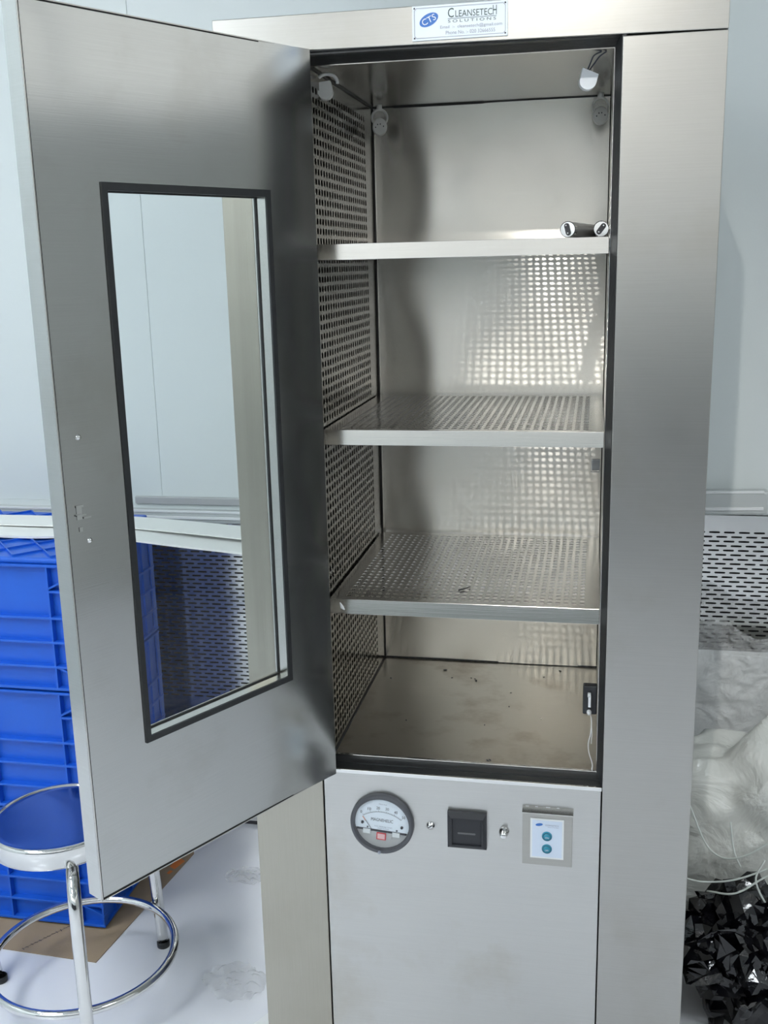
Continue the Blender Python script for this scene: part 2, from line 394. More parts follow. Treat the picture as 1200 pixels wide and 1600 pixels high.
box(bm, IX0, IX1, D-.004, D+.004, IZ0+Z0, IZ0+.0035+Z0); box(bm, IX0, IX1, D-.003, D+.004, IZ1-.003+Z0, IZ1+Z0)
box(bm, IX0, IX0+.0025, D-.004, D+.004, IZ0+Z0, IZ1+Z0); box(bm, IX0, IX0+.002, IY, D, IZ0+Z0, IZ0+.003+Z0); box(bm, IX0, IX0+.002, IY, D, IZ1-.003+Z0, IZ1+Z0)
c('corner_sealant', bm, BLACK)
TL_ = lambda a, b, h: Vector((IX0-h, a, b+Z0)); TR_ = lambda a, b, h: Vector((IX1+h, a, b+Z0))
for T in (TL_, TR_):
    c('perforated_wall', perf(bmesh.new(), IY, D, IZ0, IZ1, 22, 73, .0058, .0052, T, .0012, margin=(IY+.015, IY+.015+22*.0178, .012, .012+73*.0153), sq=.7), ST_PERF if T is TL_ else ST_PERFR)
# rubber gasket lining the opening
bm = bmesh.new()
box(bm, .0, W, .006, IY, H-.001+Z0-.003, H+Z0-.0005+.004)
def prism(bm, q):                 # q: four (x, y, z) corners front, extruded list
    A = [bm.verts.new(p) for p in q[0]]; B = [bm.verts.new(p) for p in q[1]]
    n = len(A); bm.faces.new(A); bm.faces.new(B[::-1])
    for i in range(n): bm.faces.new((A[i], B[i], B[(i+1) % n], A[(i+1) % n]))
def jamb(bm, xa, xb, xo):         # slanted side strip from front edge xa to inner edge xb, backed by xo
    q = lambda z: [(xa, .002, z), (xb, IY, z), (xo, IY, z), (xo, .002, z)]
    prism(bm, (q(Z0), q(Z0+H)))
jamb(bm, .0, IX0+.001, -.006); jamb(bm, W, IX1-.001, W+.006)
q = lambda x: [(x, .002, H+Z0), (x, IY, IZ1-.001+Z0), (x, IY, H+Z0+.004), (x, .002, H+.004+Z0)]; prism(bm, (q(0), q(W)))
box(bm, 0, W, .005, .024, -.004+Z0, .0005+Z0, bev=.0008); box(bm, 0, W, .026, IY, -.004+Z0, .0015+Z0, bev=.0008)
c('opening_gasket', bm, BLACK)
c('sill_edge', bx(.0, W, -.0005, .004, -.006+Z0, .001+Z0, bev=.0008), CHROME)
c('chamber_lip', bx(IX0, IX1, IY-.002, IY+.004, IZ0-.001+Z0, IZ0+.003+Z0, bev=.0008), CHROME)
c('chamber_lip', bx(IX1-.0012, IX1+.0005, IY-.001, IY+.004, IZ0+Z0, IZ1+Z0), CHROME)
c('chamber_lip', bx(IX0, IX1, IY-.001, IY+.003, IZ1-.002+Z0, IZ1+Z0), ST_SHELF)

# door ---------------------------------------------------------------
HX, HY, DA, DW = .0243, -.0141, 2.0774, .4756
dd = Vector((cos(DA), -sin(DA), 0)); dn = Vector((-sin(DA), -cos(DA), 0))
def DT(u, v, z): return Vector((HX, HY, Z0))+dd*u+dn*v+Vector((0, 0, z))
U0, U1, V0, V1 = .098, .3735, .211, .953        # window hole
DH = 1.163
bm = bmesh.new()
def ringface(bm, v, segs=1):
    us = [0, U0, U1, DW]; zs = [0, V0, V1, DH]
    # finer strips so the sheet can be slightly wavy
    for a, b, e, f in ((0, U0, 0, DH), (U1, DW, 0, DH), (U0, U1, 0, V0), (U0, U1, V1, DH)):
        bm.faces.new([bm.verts.new((p, v, q)) for p, q in ((a, e), (b, e), (b, f), (a, f))])
def quad(bm, *p): bm.faces.new([bm.verts.new(x) for x in p])
TH = .0297
ringface(bm, TH)
for a, b in (((0, 0), (DW, 0)), ((DW, 0), (DW, DH)), ((DW, DH), (0, DH)), ((0, DH), (0, 0))):
    quad(bm, (a[0], 0, a[1]), (b[0], 0, b[1]), (b[0], TH, b[1]), (a[0], TH, a[1]))
def lin(*stops):
    out = []
    for (a, b), n_ in stops: out += [a+(b-a)*i/n_ for i in range(n_)]
    return out+[stops[-1][0][1]]
us = lin(((0, U0), 8), ((U0, U1), 20), ((U1, DW), 8)); zs = lin(((0, V0), 16), ((V0, V1), 50), ((V1, DH), 16))
def wav(u, z):
    e = min(1, min(u, DW-u)/.03, min(z, DH-z)/.03)
    return -.0045*math.exp(-u/.075)+e*(.0011*noise.noise(Vector((u*4.2+1.3, z*3.0, 2.2)))+.0007*noise.noise(Vector((u*9+7, z*7, .4))))
gv = [[bm.verts.new((u, wav(u, z), z)) for z in zs] for u in us]
for i in range(len(us)-1):
    for j in range(len(zs)-1):
        if U0-1e-6 < (us[i]+us[i+1])/2 < U1 and V0 < (zs[j]+zs[j+1])/2 < V1: continue
        bm.faces.new((gv[i][j], gv[i][j+1], gv[i+1][j+1], gv[i+1][j])).smooth = True
es = [e for e in bm.edges if len(e.link_faces) == 2 and abs(e.link_faces[0].normal.dot(e.link_faces[1].normal)) < .5]
for v in bm.verts: v.co = DT(*v.co)
smf = [i for i, f in enumerate(bm.faces) if f.smooth]
door = c('door', bm, ST_DOOR)
for i in smf: door.data.polygons[i].use_smooth = True
bm = bmesh.new()
for a in ((U0-.001, U0, V0, V1), (U1, U1+.001, V0, V1), (U0, U1, V0-.001, V0), (U0, U1, V1, V1+.001)):
    box(bm, a[0], a[1], .0005, TH-.0005, a[2], a[3], T=DT)
obj('window_reveal', bm, ST_SHELF, door)
bm = bmesh.new(); g = .0075
for a in ((U0-g, U0+.001, V0-g-.001, V1+.009), (U1-.001, U1+g, V0-g-.001, V1+.009), (U0, U1, V0-g-.001, V0+.0005), (U0, U1, V1-.001, V1+.009)):
    box(bm, a[0], a[1], -.0025, .001, a[2], a[3], T=DT)
obj('window_gasket', bm, BLACK, door)
obj('window_pane', bx(U0, U1, TH-.006, TH-.003, V0, V1, T=DT), GLASS, door)
bm = bmesh.new()
for a in ((U0, U0+.002, V0, V1), (U1-.002, U1, V0, V1), (U0, U1, V0, V0+.002), (U0, U1, V1-.002, V1)):
    box(bm, a[0], a[1], TH-.009, TH-.006, a[2], a[3], T=DT)
obj('glazing_bead', bm, BLACK, door)
# folded tray seams round the inner face
bm = bmesh.new()
box(bm, 0, DW, -.0012, .0006, DH-.0028, DH-.0014, T=DT); box(bm, 0, DW, -.0012, .0006, .0014, .0028, T=DT)
box(bm, DW-.0028, DW-.0014, -.0012, .0006, 0, DH, T=DT)
obj('fold_seam', bm, DARK, door)
bm = bmesh.new()
box(bm, 0, DW, -.0018, .0004, DH-.0014, DH, T=DT); box(bm, 0, DW, -.0018, .0004, 0, .0014, T=DT)
box(bm, DW-.0014, DW, -.0018, .0004, 0, DH, T=DT); box(bm, -.0012, .0025, -.002, TH, 0, DH, T=DT, bev=.0004)
obj('folded_edge', bm, ST_SHELF, door)
bm = bmesh.new()
box(bm, .4485, .4595, -.002, 0, .5590, .5620, T=DT); box(bm, .4510, .4590, -.0012, 0, .5430, .5590, T=DT)
box(bm, .4465, .4605, -.004, 0, .5480, .5500, T=DT); box(bm, .4390, .4500, -.003, 0, .5435, .5455, T=DT); box(bm, .4520, .4570, -.0015, 0, .5270, .5330, T=DT)
obj('latch_keeper', bm, CHROME, door)
for u, z in ((.446, .649), (.443, .513)):
    obj('rivet', lathe(bmesh.new(), [(0, -.004), (.0022, -.0035), (.0036, -.001), (.004, 0)], lambda a, b, h, u=u, z=z: DT(u+a, h, z+b), 12), CHROME, door, smooth=True)

# nameplate -----------------------------------------------------------
NPX0, NPX1, NPZ0, NPZ1 = .179, .317, 1.167, 1.214
def NT(a, b, h): return FR(NPX0+a, NPZ0+b, h)
npl = c('nameplate', bx(NPX0, NPX1, -.002, 0, NPZ0+Z0, NPZ1+Z0, bev=.0006), PAPER)
w_, h_ = NPX1-NPX0, NPZ1-NPZ0
bm = bmesh.new(); k = .0035; ch = .003
P = [(k+ch, k), (w_-k-ch, k), (w_-k, k+ch), (w_-k, h_-k-ch), (w_-k-ch, h_-k), (k+ch, h_-k), (k, h_-k-ch), (k, k+ch)]
for a, b in zip(P, P[1:]+P[:1]): bar(bm, a, b, .0007, NT, .0024)
obj('border_line', bm, INKG, npl)
for a, b in ((k, k), (w_-k, k), (w_-k, h_-k), (k, h_-k)): obj('pin', poly(bmesh.new(), ell(a, b, .0012, .0012), NT, .0028), INKK, npl)
obj('logo_oval', poly(bmesh.new(), ell(.0245, .0275, .0145, .0082, .42), NT, .0023), BLUEL, npl)
def NR(a, b, h): return NT(.0245+a*cos(.42)-b*sin(.42), .0275+a*sin(.42)+b*cos(.42), h)
text('logo_letters', 'CTS', PAPER, npl, NR, 0, 0, .021, .0085, .0026)
bm = bmesh.new(); bar(bm, (.015, .0135), (.020, .017), .0012, NT, .0026); obj('logo_swash', bm, PAPER, npl)
text('lettering', 'C', INK, npl, NT, .0565, .0350, .0085, .0125, .0024)
text('lettering', 'LEANSETEC', INK, npl, NT, .0895, .0333, .053, .0088, .0024)
text('lettering', 'H', INK, npl, NT, .1195, .0350, .0055, .0125, .0024)
bm = bmesh.new(); bar(bm, (.052, .0272), (.122, .0272), .0006, NT, .0024); obj('rule', bm, INK, npl)
text('lettering', 'SOLUTIONS', INK, npl, NT, .0868, .0238, .069, .0038, .0024, 1.5)
text('lettering', 'Email  :-  cleansetech@gmail.com', INKG, npl, NT, .0855, .0160, .089, .0056, .0024)
text('lettering', 'Phone No. :- 020 32666555', INKG, npl, NT, .0845, .0088, .071, .0048, .0024)

# pressure gauge -------------------------------------------------------
GX, GZ, GR = .104, -.095, .0562
rg = -.075
def GTf(a, b, h): return FR(GX+a*cos(rg)-b*sin(rg), GZ+a*sin(rg)+b*cos(rg), h)
gb = c('pressure_gauge', lathe(bmesh.new(), [(.0, .001), (.0485, .001), (.0485, .006), (.0490, .0115), (.0510, .0125), (.0545, .011), (.0562, .006), (.0562, 0)], GTf, 56), GREY, True)
gb['label'] = 'round grey pressure gauge with white dial'
obj('gauge_body', poly(bmesh.new(), ell(0, 0, .0483, .0483, 0, 40), GTf, .0015), plain('gauge_backing', (.50, .50, .50), .4), gb)
ch = -.0125
pts = [(.0478*cos(t), .0478*sin(t)) for t in [math.asin(ch/.0478)+k/30*(pi-2*math.asin(ch/.0478)) for k in range(31)]]
pts = [(x, max(y, ch)) for x, y in pts]
obj('dial_face', poly(bmesh.new(), pts, GTf, .005), plain('dial_white', (.80, .86, .93), .35, var=0), gb)
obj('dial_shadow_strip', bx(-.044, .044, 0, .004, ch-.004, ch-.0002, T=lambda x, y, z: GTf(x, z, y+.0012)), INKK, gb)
bm = bmesh.new(); ac, ar = -.036, .058
A0, A1 = radians(125), radians(55)
arc = [(ar*cos(A0+(A1-A0)*k/30), ac+ar*sin(A0+(A1-A0)*k/30)) for k in range(31)]
for a, b in zip(arc, arc[1:]): bar(bm, a, b, .0005, GTf, .0054)
for k in range(26):
    t_ = A0+(A1-A0)*k/25; l = .0032 if k % 5 == 0 else .0018
    bar(bm, (ar*cos(t_), ac+ar*sin(t_)), ((ar+l)*cos(t_), ac+(ar+l)*sin(t_)), .0005, GTf, .0054)
obj('scale_ticks', bm, INKK, gb)
for k, s in enumerate(('0', '10', '20', '30', '40', '50')):
    t_ = A0+(A1-A0)*k/5
    text('scale_number', s, INKK, gb, GTf, (ar+.0075)*cos(t_), ac+(ar+.0075)*sin(t_), .0028 if k == 0 else .0060, .0052, .0054)
text('scale_unit', 'PASCALS', INKG, gb, GTf, .0, .037, .014, .0022, .0054)
text('gauge_lettering', 'MAGNEHELIC', INKK, gb, GTf, .0, .0065, .039, .0058, .0054)
text('gauge_lettering', 'MAX. PRESSURE 15 PSIG', INKG, gb, GTf, .003, -.0060, .031, .0022, .0054)
text('gauge_lettering', 'MADE IN INDIA', INKG, gb, GTf, .003, -.0095, .020, .0018, .0054)
bm = bmesh.new(); bar(bm, (-.018, -.012), (-.0345, .010), .0009, GTf, .0062); obj('needle', bm, INKK, gb)
bm = bmesh.new(); bar(bm, (-.029, .0027), (-.0345, .010), .0012, GTf, .0064); obj('needle_tip', bm, ORANGE, gb)
for x in (-.0345, .0355): obj('dial_screw', lathe(bmesh.new(), [(0, .008), (.0022, .0075), (.0026, .005)], lambda a, b, h, x=x: GTf(x+a, -.002+b, h), 14), INKK, gb)
for x in (-.025, .027): obj('dial_screw', lathe(bmesh.new(), [(0, .0065), (.0014, .0062), (.0017, .005)], lambda a, b, h, x=x: GTf(x+a, -.0098+b, h), 12), GREY, gb)
for x in (-.026, .026): obj('clip_tab', bx(x-.0065, x+.0065, 0, .005, ch-.009, ch-.001, T=lambda a, y, b: GTf(a, b, y+.002)), WHITE, gb)
obj('magnet_plate', bx(-.0185, .0185, 0, .002, -.028, -.0165, T=lambda a, y, b: GTf(a, b, y+.0016)), plain('grey_plate', (.52, .53, .53), .35), gb)
obj('red_label', bx(-.0085, .0085, 0, .001, -.0315, -.018, T=lambda a, y, b: GTf(a, b, y+.0045)), RED, gb)
obj('red_label_centre', bx(-.0065, .0065, 0, .001, -.0295, -.020, T=lambda a, y, b: GTf(a, b, y+.0048)), PINK, gb)
obj('zero_screw', lathe(bmesh.new(), [(0, .0175), (.0025, .0172), (.003, .014)], lambda a, b, h: GTf(a, -.0505+b, h), 12), INKG, gb)
obj('gauge_glass', lathe(bmesh.new(), [(0, .0120), (.03, .0115), (.0492, .0105)], GTf, 40), GGLASS, gb, smooth=True)

# display, indicator, knob --------------------------------------------
def bezel(bm, x0, x1, z0, z1, h, ins, hi):
    A = [(x0, z0), (x1, z0), (x1, z1), (x0, z1)]; B = [(x0+ins, z0+ins), (x1-ins, z0+ins), (x1-ins, z1-ins*1.6), (x0+ins, z1-ins*1.6)]
    R = [[bm.verts.new(FR(a, b, hh)) for a, b in Q] for Q, hh in ((A, 0), (A, h*.6), (B, h), ([(a*.9+(x0+x1)/2*.1, b*.9+(z0+z1)/2*.1) for a, b in B], h), ([(a*.88+(x0+x1)/2*.12, b*.88+(z0+z1)/2*.12) for a, b in B], hi))]
    for P_, Q in zip(R, R[1:]):
        for i in range(4): bm.faces.new((P_[i], P_[(i+1) % 4], Q[(i+1) % 4], Q[i]))
    bm.faces.new(R[-1]); return bm
dsp = c('counter_display', bezel(bmesh.new(), .2195, .2865, -.128, -.0605, .012, .0055, .009), BLKPL)
text('display_digits', '00000000', plain('faint_digits', (.30, .30, .30), .5), dsp, FR, .2525, -.0985, .030, .0034, .0096)
ind = c('indicator_screw', lathe(bmesh.new(), [(0, .004), (.0035, .0045), (.004, .003), (.007, .002), (.0075, 0)], lambda a, b, h: FR(.189+a, -.094+b, h), 20), CHROME, True)
bm = bmesh.new(); bar(bm, (.185, -.0965), (.193, -.0915), .0015, FR, .0048); obj('slot', bm, INKK, ind)
kn = c('key_lock', lathe(bmesh.new(), [(.0085, 0), (.0085, .003), (.0062, .004), (.0062, .014), (.005, .0165), (0, .0168)], lambda a, b, h: FR(.316+a, -.094+b, h), 24), CHROME, True)
# control plate
cp = c('control_plate', bx(.347, .4305, -.002, 0, -.1505+Z0, -.045+Z0, bev=.0008), steel('plate_steel', (.45, .44, .41), .3, stain=.1))
T_ = lambda x, y, z: Vector((x, y, z+Z0))
bm = bmesh.new(); prism(bm, ([(.347, 0, -.041+Z0), (.347, -.013, -.0475+Z0), (.347, -.013, -.0490+Z0), (.347, 0, -.0455+Z0)], [(.4315, 0, -.041+Z0), (.4315, -.013, -.0475+Z0), (.4315, -.013, -.0490+Z0), (.4315, 0, -.0455+Z0)]))
obj('drip_hood', bm, ST_SHELF, cp)
bm = bmesh.new()
for x in (.352, .368, .386, .404): bar(bm, (x, -.0408), (x+random.uniform(.004, .009), -.0408), .0014, FR, .003)
obj('sealant_blob', bm, WHITE, cp)
sw = obj('switch_label', bx(.3605, .4165, -.0035, -.002, -.1365+Z0, -.0625+Z0), WHITE, cp)
obj('label_face', bx(.3635, .4135, -.0040, -.0036, -.1335+Z0, -.0655+Z0), PALE, cp)
obj('logo_oval', poly(bmesh.new(), ell(.3752, -.0732, .0062, .0026, .18), FR, .0043), BLUEL, cp)
text('lettering', 'CLEANSETECH', INKG, cp, FR, .3965, -.0735, .022, .0030, .0043)
text('lettering', 'SOLUTIONS', INKG, cp, FR, .3985, -.0770, .018, .0016, .0043)
for z in (-.0938, -.1175):
    F2 = lambda a, b, h, z=z: FR(.3885+a, z+b, h)
    obj('push_button', lathe(bmesh.new(), [(.0085, .004), (.0085, .0055), (.0075, .0065), (.0062, .0060), (.0058, .0060), (.0050, .0075), (0, .0080)], F2, 28), TEAL, cp, smooth=True)
    bm = bmesh.new()
    for kk in range(20): bar(bm, (.0068*cos(kk*pi/10), .0068*sin(kk*pi/10)), (.0068*cos((kk+1)*pi/10), .0068*sin((kk+1)*pi/10)), .0010, F2, .0068)
    obj('button_ring', bm, TEALD, cp)
    text('button_lettering', 'ON' if z > -.1 else 'OFF', PALE, cp, F2, 0, -.001, .006, .0028, .0083)

# fittings inside the chamber ------------------------------------------
def holder(name, x, y, z, s=1.0, ring=True, m=HOLDER, yaw_=0.2):
    """push-in tube holder: spring ring above, round socket with pin holes below"""
    cs, sn = cos(yaw_), sin(yaw_)
    T = lambda a, b, h: Vector((x+a*cs+h*sn, y+a*sn-h*cs, z+b+Z0))
    bm = bmesh.new()
    pts = [T(.0145*s*cos(t), .0145*s*sin(t), 0) for t in (2*pi*k_/28 for k_ in range(28))]
    tube(bm, pts, .0022*s, 8, closed=True); box(bm, -.005*s, .005*s, -.004, .004, .014*s, .023*s, T=lambda a, b_, c_: T(a, c_, b_))
    o = c(name, bm, m, True)
    bm = lathe(bmesh.new(), [(0, .007), (.0125*s, .007), (.014*s, .005), (.014*s, -.003), (0, -.003)], lambda a, b, h: T(a, b*1.15-.017*s, h), 28)
    obj('socket', bm, m, o)
    bm = bmesh.new()
    for a, b in ((-.004, -.013), (.001, -.0125), (-.008, -.018), (.007, -.0165)): poly(bm, ell(a*s, b*s, .0011*s, .0014*s, 0, 8), T, .0074)
    obj('pin_hole', bm, INKK, o)
    return o
holder('tube_holder', .037, .455, 1.124, 1.0)
holder('tube_holder', .449, .450, 1.124, 1.0)
# loose holders hanging at the front
def loose(x, y, z, tilt, m):
    T = lambda a, b, h: Vector((x+a*cos(tilt)-b*sin(tilt), y-h, z+a*sin(tilt)+b*cos(tilt)+Z0))
    bm = bmesh.new(); P = [(-.0125, .013), (-.0125, -.004)]+[(-.0125*cos(t), -.004-.0115*sin(t)) for t in [pi*k_/10 for k_ in range(1, 10)]]+[(.0125, -.004), (.0125, .009)]
    A = [bm.verts.new(T(a, b, .006)) for a, b in P]; B = [bm.verts.new(T(a-.002, b-.001, -.008)) for a, b in P]
    bm.faces.new(A); bm.faces.new(B[::-1])
    for i in range(len(A)): bm.faces.new((A[i], B[i], B[(i+1) % len(A)], A[(i+1) % len(A)]))
    return c('tube_holder', bm, m)
lo_ = loose(.431, .095, 1.117, -.25, plain('bright_white_plastic', (.80, .84, .88), .3))
bm = bmesh.new()
tube(bm, smoothpath([(.430, .095, 1.128+Z0), (.438, .09, 1.137+Z0), (.446, .085, 1.146+Z0), (.456, .08, 1.1520+Z0)]), .0011, 6)
tube(bm, smoothpath([(.428, .095, 1.128+Z0), (.433, .09, 1.139+Z0), (.438, .085, 1.148+Z0), (.449, .08, 1.1522+Z0)]), .0011, 6)
obj('wire', bm, WIREB, lo_)
lf = loose(.016, .12, 1.128, .25, HOLDER)
bm = tube(bmesh.new(), [Vector((.024+.017*cos(t), .10, 1.134+.013*sin(t)+Z0)) for t in [radians(a) for a in range(-10, 150, 10)]], .0026, 8)
obj('spring_clip', bm, HOLDER, lf, smooth=True)
# micro switch on the right
ms = c('door_switch', bx(.4425, .4665, .085, .100, .092+Z0, .145+Z0, bev=.0025), BLKPL)
bm = bx(.4515, .4565, .077, .085, .108+Z0, .131+Z0, bev=.001); obj('lever_bracket', bm, CHROME, ms)
obj('terminal', bx(.4505, .4560, .076, .085, .127+Z0, .133+Z0, bev=.001), WHITE, ms)
obj('plunger', lathe(bmesh.new(), [(0, .010), (.003, .009), (.004, .005), (.004, 0)], lambda a, b, h: Vector((.4535+a, .085-h, .0975+b+Z0)), 16), WHITE, ms, smooth=True)
bm = bmesh.new()
tube(bm, smoothpath([(.455, .088, .093+Z0), (.458, .084, .082+Z0), (.457, .078, .060+Z0), (.4535, .07, .046+Z0), (.455, .066, .030+Z0), (.461, .06, .013+Z0), (.460, .055, .003+Z0)]), .0011, 6)
tube(bm, smoothpath([(.458, .084, .080+Z0), (.4590, .078, .060+Z0), (.4585, .072, .044+Z0)]), .0009, 6)
obj('wire', bm, WIREW, ms)
bm = bx(.448, .462, .095, .100, .516+Z0, .536+Z0, bev=.0008); box(bm, .447, .461, .092, .096, .515+Z0, .5165+Z0)
c('shelf_clip', bm, ST_SHELF)
c('corner_bead', tube(bmesh.new(), [(.0105, D-.004, .30+Z0+.1*k) for k in range(9)], .0016, 6), ST_SHELF)

# ------------------------------------------------------------------ shelves
def shelf(z, nx_, ny_, label, tilt=.1):
    x0, x1, y0, y1 = .0105, .4665, .050, .512
    t = thing('perforated_shelf', label, 'shelf', ((x0+x1)/2, (y0+y1)/2, z+Z0-.02), 'perforated shelves in the cabinet')
    T = lambda a, b, h: Vector((a, b, z+Z0-h))
    obj('perforated_plate', perf(bmesh.new(), x0, x1, y0+.001, y1, nx_, ny_, .0045, .0062, T, .0012, margin=(x0+.022, x1-.022, y0+.014, y1-.018), sq=.75), ST_SHELF, t)
    bm = bx(x0, x1, y0-.0005, y0+.001, z+Z0-.0245, z+Z0+.0003, bev=.0005)
    for v in bm.verts: v.co.y -= (z+Z0-v.co.z)*tilt
    obj('front_fold', bm, ST_SHELF, t)
    bm = bmesh.new(); box(bm, x0, x1, y0, y0+.012, z+Z0-.0245, z+Z0-.0232); box(bm, x0, x1, y1-.001, y1, z+Z0-.006, z+Z0-.001)
    box(bm, x0, x0+.001, y0, y1, z+Z0-.0245, z+Z0-.001); box(bm, x1-.001, x1, y0, y1, z+Z0-.0245, z+Z0-.001)
    obj('side_fold', bm, ST_SHELF, t)
    return t
shelf(.8858, 31, 24, 'highest perforated steel shelf in the cabinet, with lamp tubes lying on it', .05)
shelf(.5881, 31, 24, 'middle perforated steel shelf in the cabinet', .12)
s3 = shelf(.2944, 31, 24, 'lowest perforated steel shelf, just above the chamber floor', .17)
bm = bmesh.new(); tube(bm, [(.029, .049, .2885+Z0), (.033, .046, .281+Z0), (.037, .047, .2765+Z0)], [.001, .003, .001], 6); obj('tape_scrap', bm, WHITE, s3)
tag(obj('wire_scrap', tube(bmesh.new(), [(.2255, .118, .2965+Z0), (.234, .126, .297+Z0), (.243, .140, .2965+Z0)], [.0016, .0011, .0008], 6), BLKPL, loc=(.234, .126, .2955+Z0)),
    'short black scrap of wire on the lowest shelf', 'scrap')

# lamp tubes on the top shelf ------------------------------------------
def lamp(x0, y0, x1, y1, rot, label):
    z = .8858+.0128; t = thing('lamp_tube', label, 'lamp tube', (x0, y0, z-.0125+Z0), 'lamp tubes on the highest shelf')
    a = Vector((x0, y0, z+Z0)); b = Vector((x1, y1, z+Z0)); d = (b-a).normalized(); s = Vector((d.y, -d.x, 0)); up = Vector((0, 0, 1))
    T = lambda p, q, h: a+s*(-(p*cos(rot)-q*sin(rot)))*-1+up*(p*sin(rot)+q*cos(rot))-d*h
    obj('glass_tube', lathe(bmesh.new(), [(.0118, -.012), (.0118, -(b-a).length)], T, 24), plain('tube_glass_grey', (.34, .34, .33), .2), t, smooth=True)
    obj('end_cap', lathe(bmesh.new(), [(.0121, -.016), (.0121, -.001), (.0110, .0), (0, .0)], T, 24), CHROME, t)
    bm = bmesh.new(); P = [(.0040*cos(q), .0055+.0040*sin(q)) for q in [pi*k_/8 for k_ in range(9)]]+[(.0040*cos(q), -.0055+.0040*sin(q)) for q in [pi+pi*k_/8 for k_ in range(9)]]
    A = [bm.verts.new(T(p, q, .0)) for p, q in P]; B = [bm.verts.new(T(p, q, .0012)) for p, q in P]; bm.faces.new(B)
    for i in range(len(A)): bm.faces.new((A[i], A[(i+1) % len(A)], B[(i+1) % len(A)], B[i]))
    obj('pin_insulator', bm, BLKPL, t)
    for q in (.006, -.006): obj('pin', lathe(bmesh.new(), [(.0012, 0), (.0012, .006), (0, .0065)], lambda p, r, h, q=q: T(p, r+q, h), 8), CHROME, t)
lamp(.404, .066, .447, .30, .25, 'lamp tube with two-pin end, lying left on the highest shelf')
lamp(.4545, .090, .4545, .45, -.65, 'lamp tube half hidden by the right door jamb on the highest shelf')
# crumbs on chamber floor
bm = bmesh.new()
for x, y in [(.043, .41), (.218, .431), (.210, .435), (.298, .368), (.111, .209), (.261, .21), (.392, .498), (.281, .066), (.15, .47), (.222, .42), (.36, .46), (.30, .30), (.17, .43), (.285, .068)]:
    r_ = random.uniform(.0014, .003)
    m4 = Matrix.Translation((x, y, IZ0+Z0+r_*.4)) @ Matrix.Rotation(random.random()*6, 4, 'Z') @ Matrix.Diagonal((1.6, .8, .5, 1))
    bmesh.ops.create_icosphere(bm, subdivisions=1, radius=r_, matrix=m4)
tag(obj('debris', bm, plain('crumbs', (.10, .10, .11), .5, var=.9, vscale=60), loc=(.25, .3, IZ0+Z0)), 'dark crumbs and shavings scattered over the chamber floor', 'debris', kind='stuff')

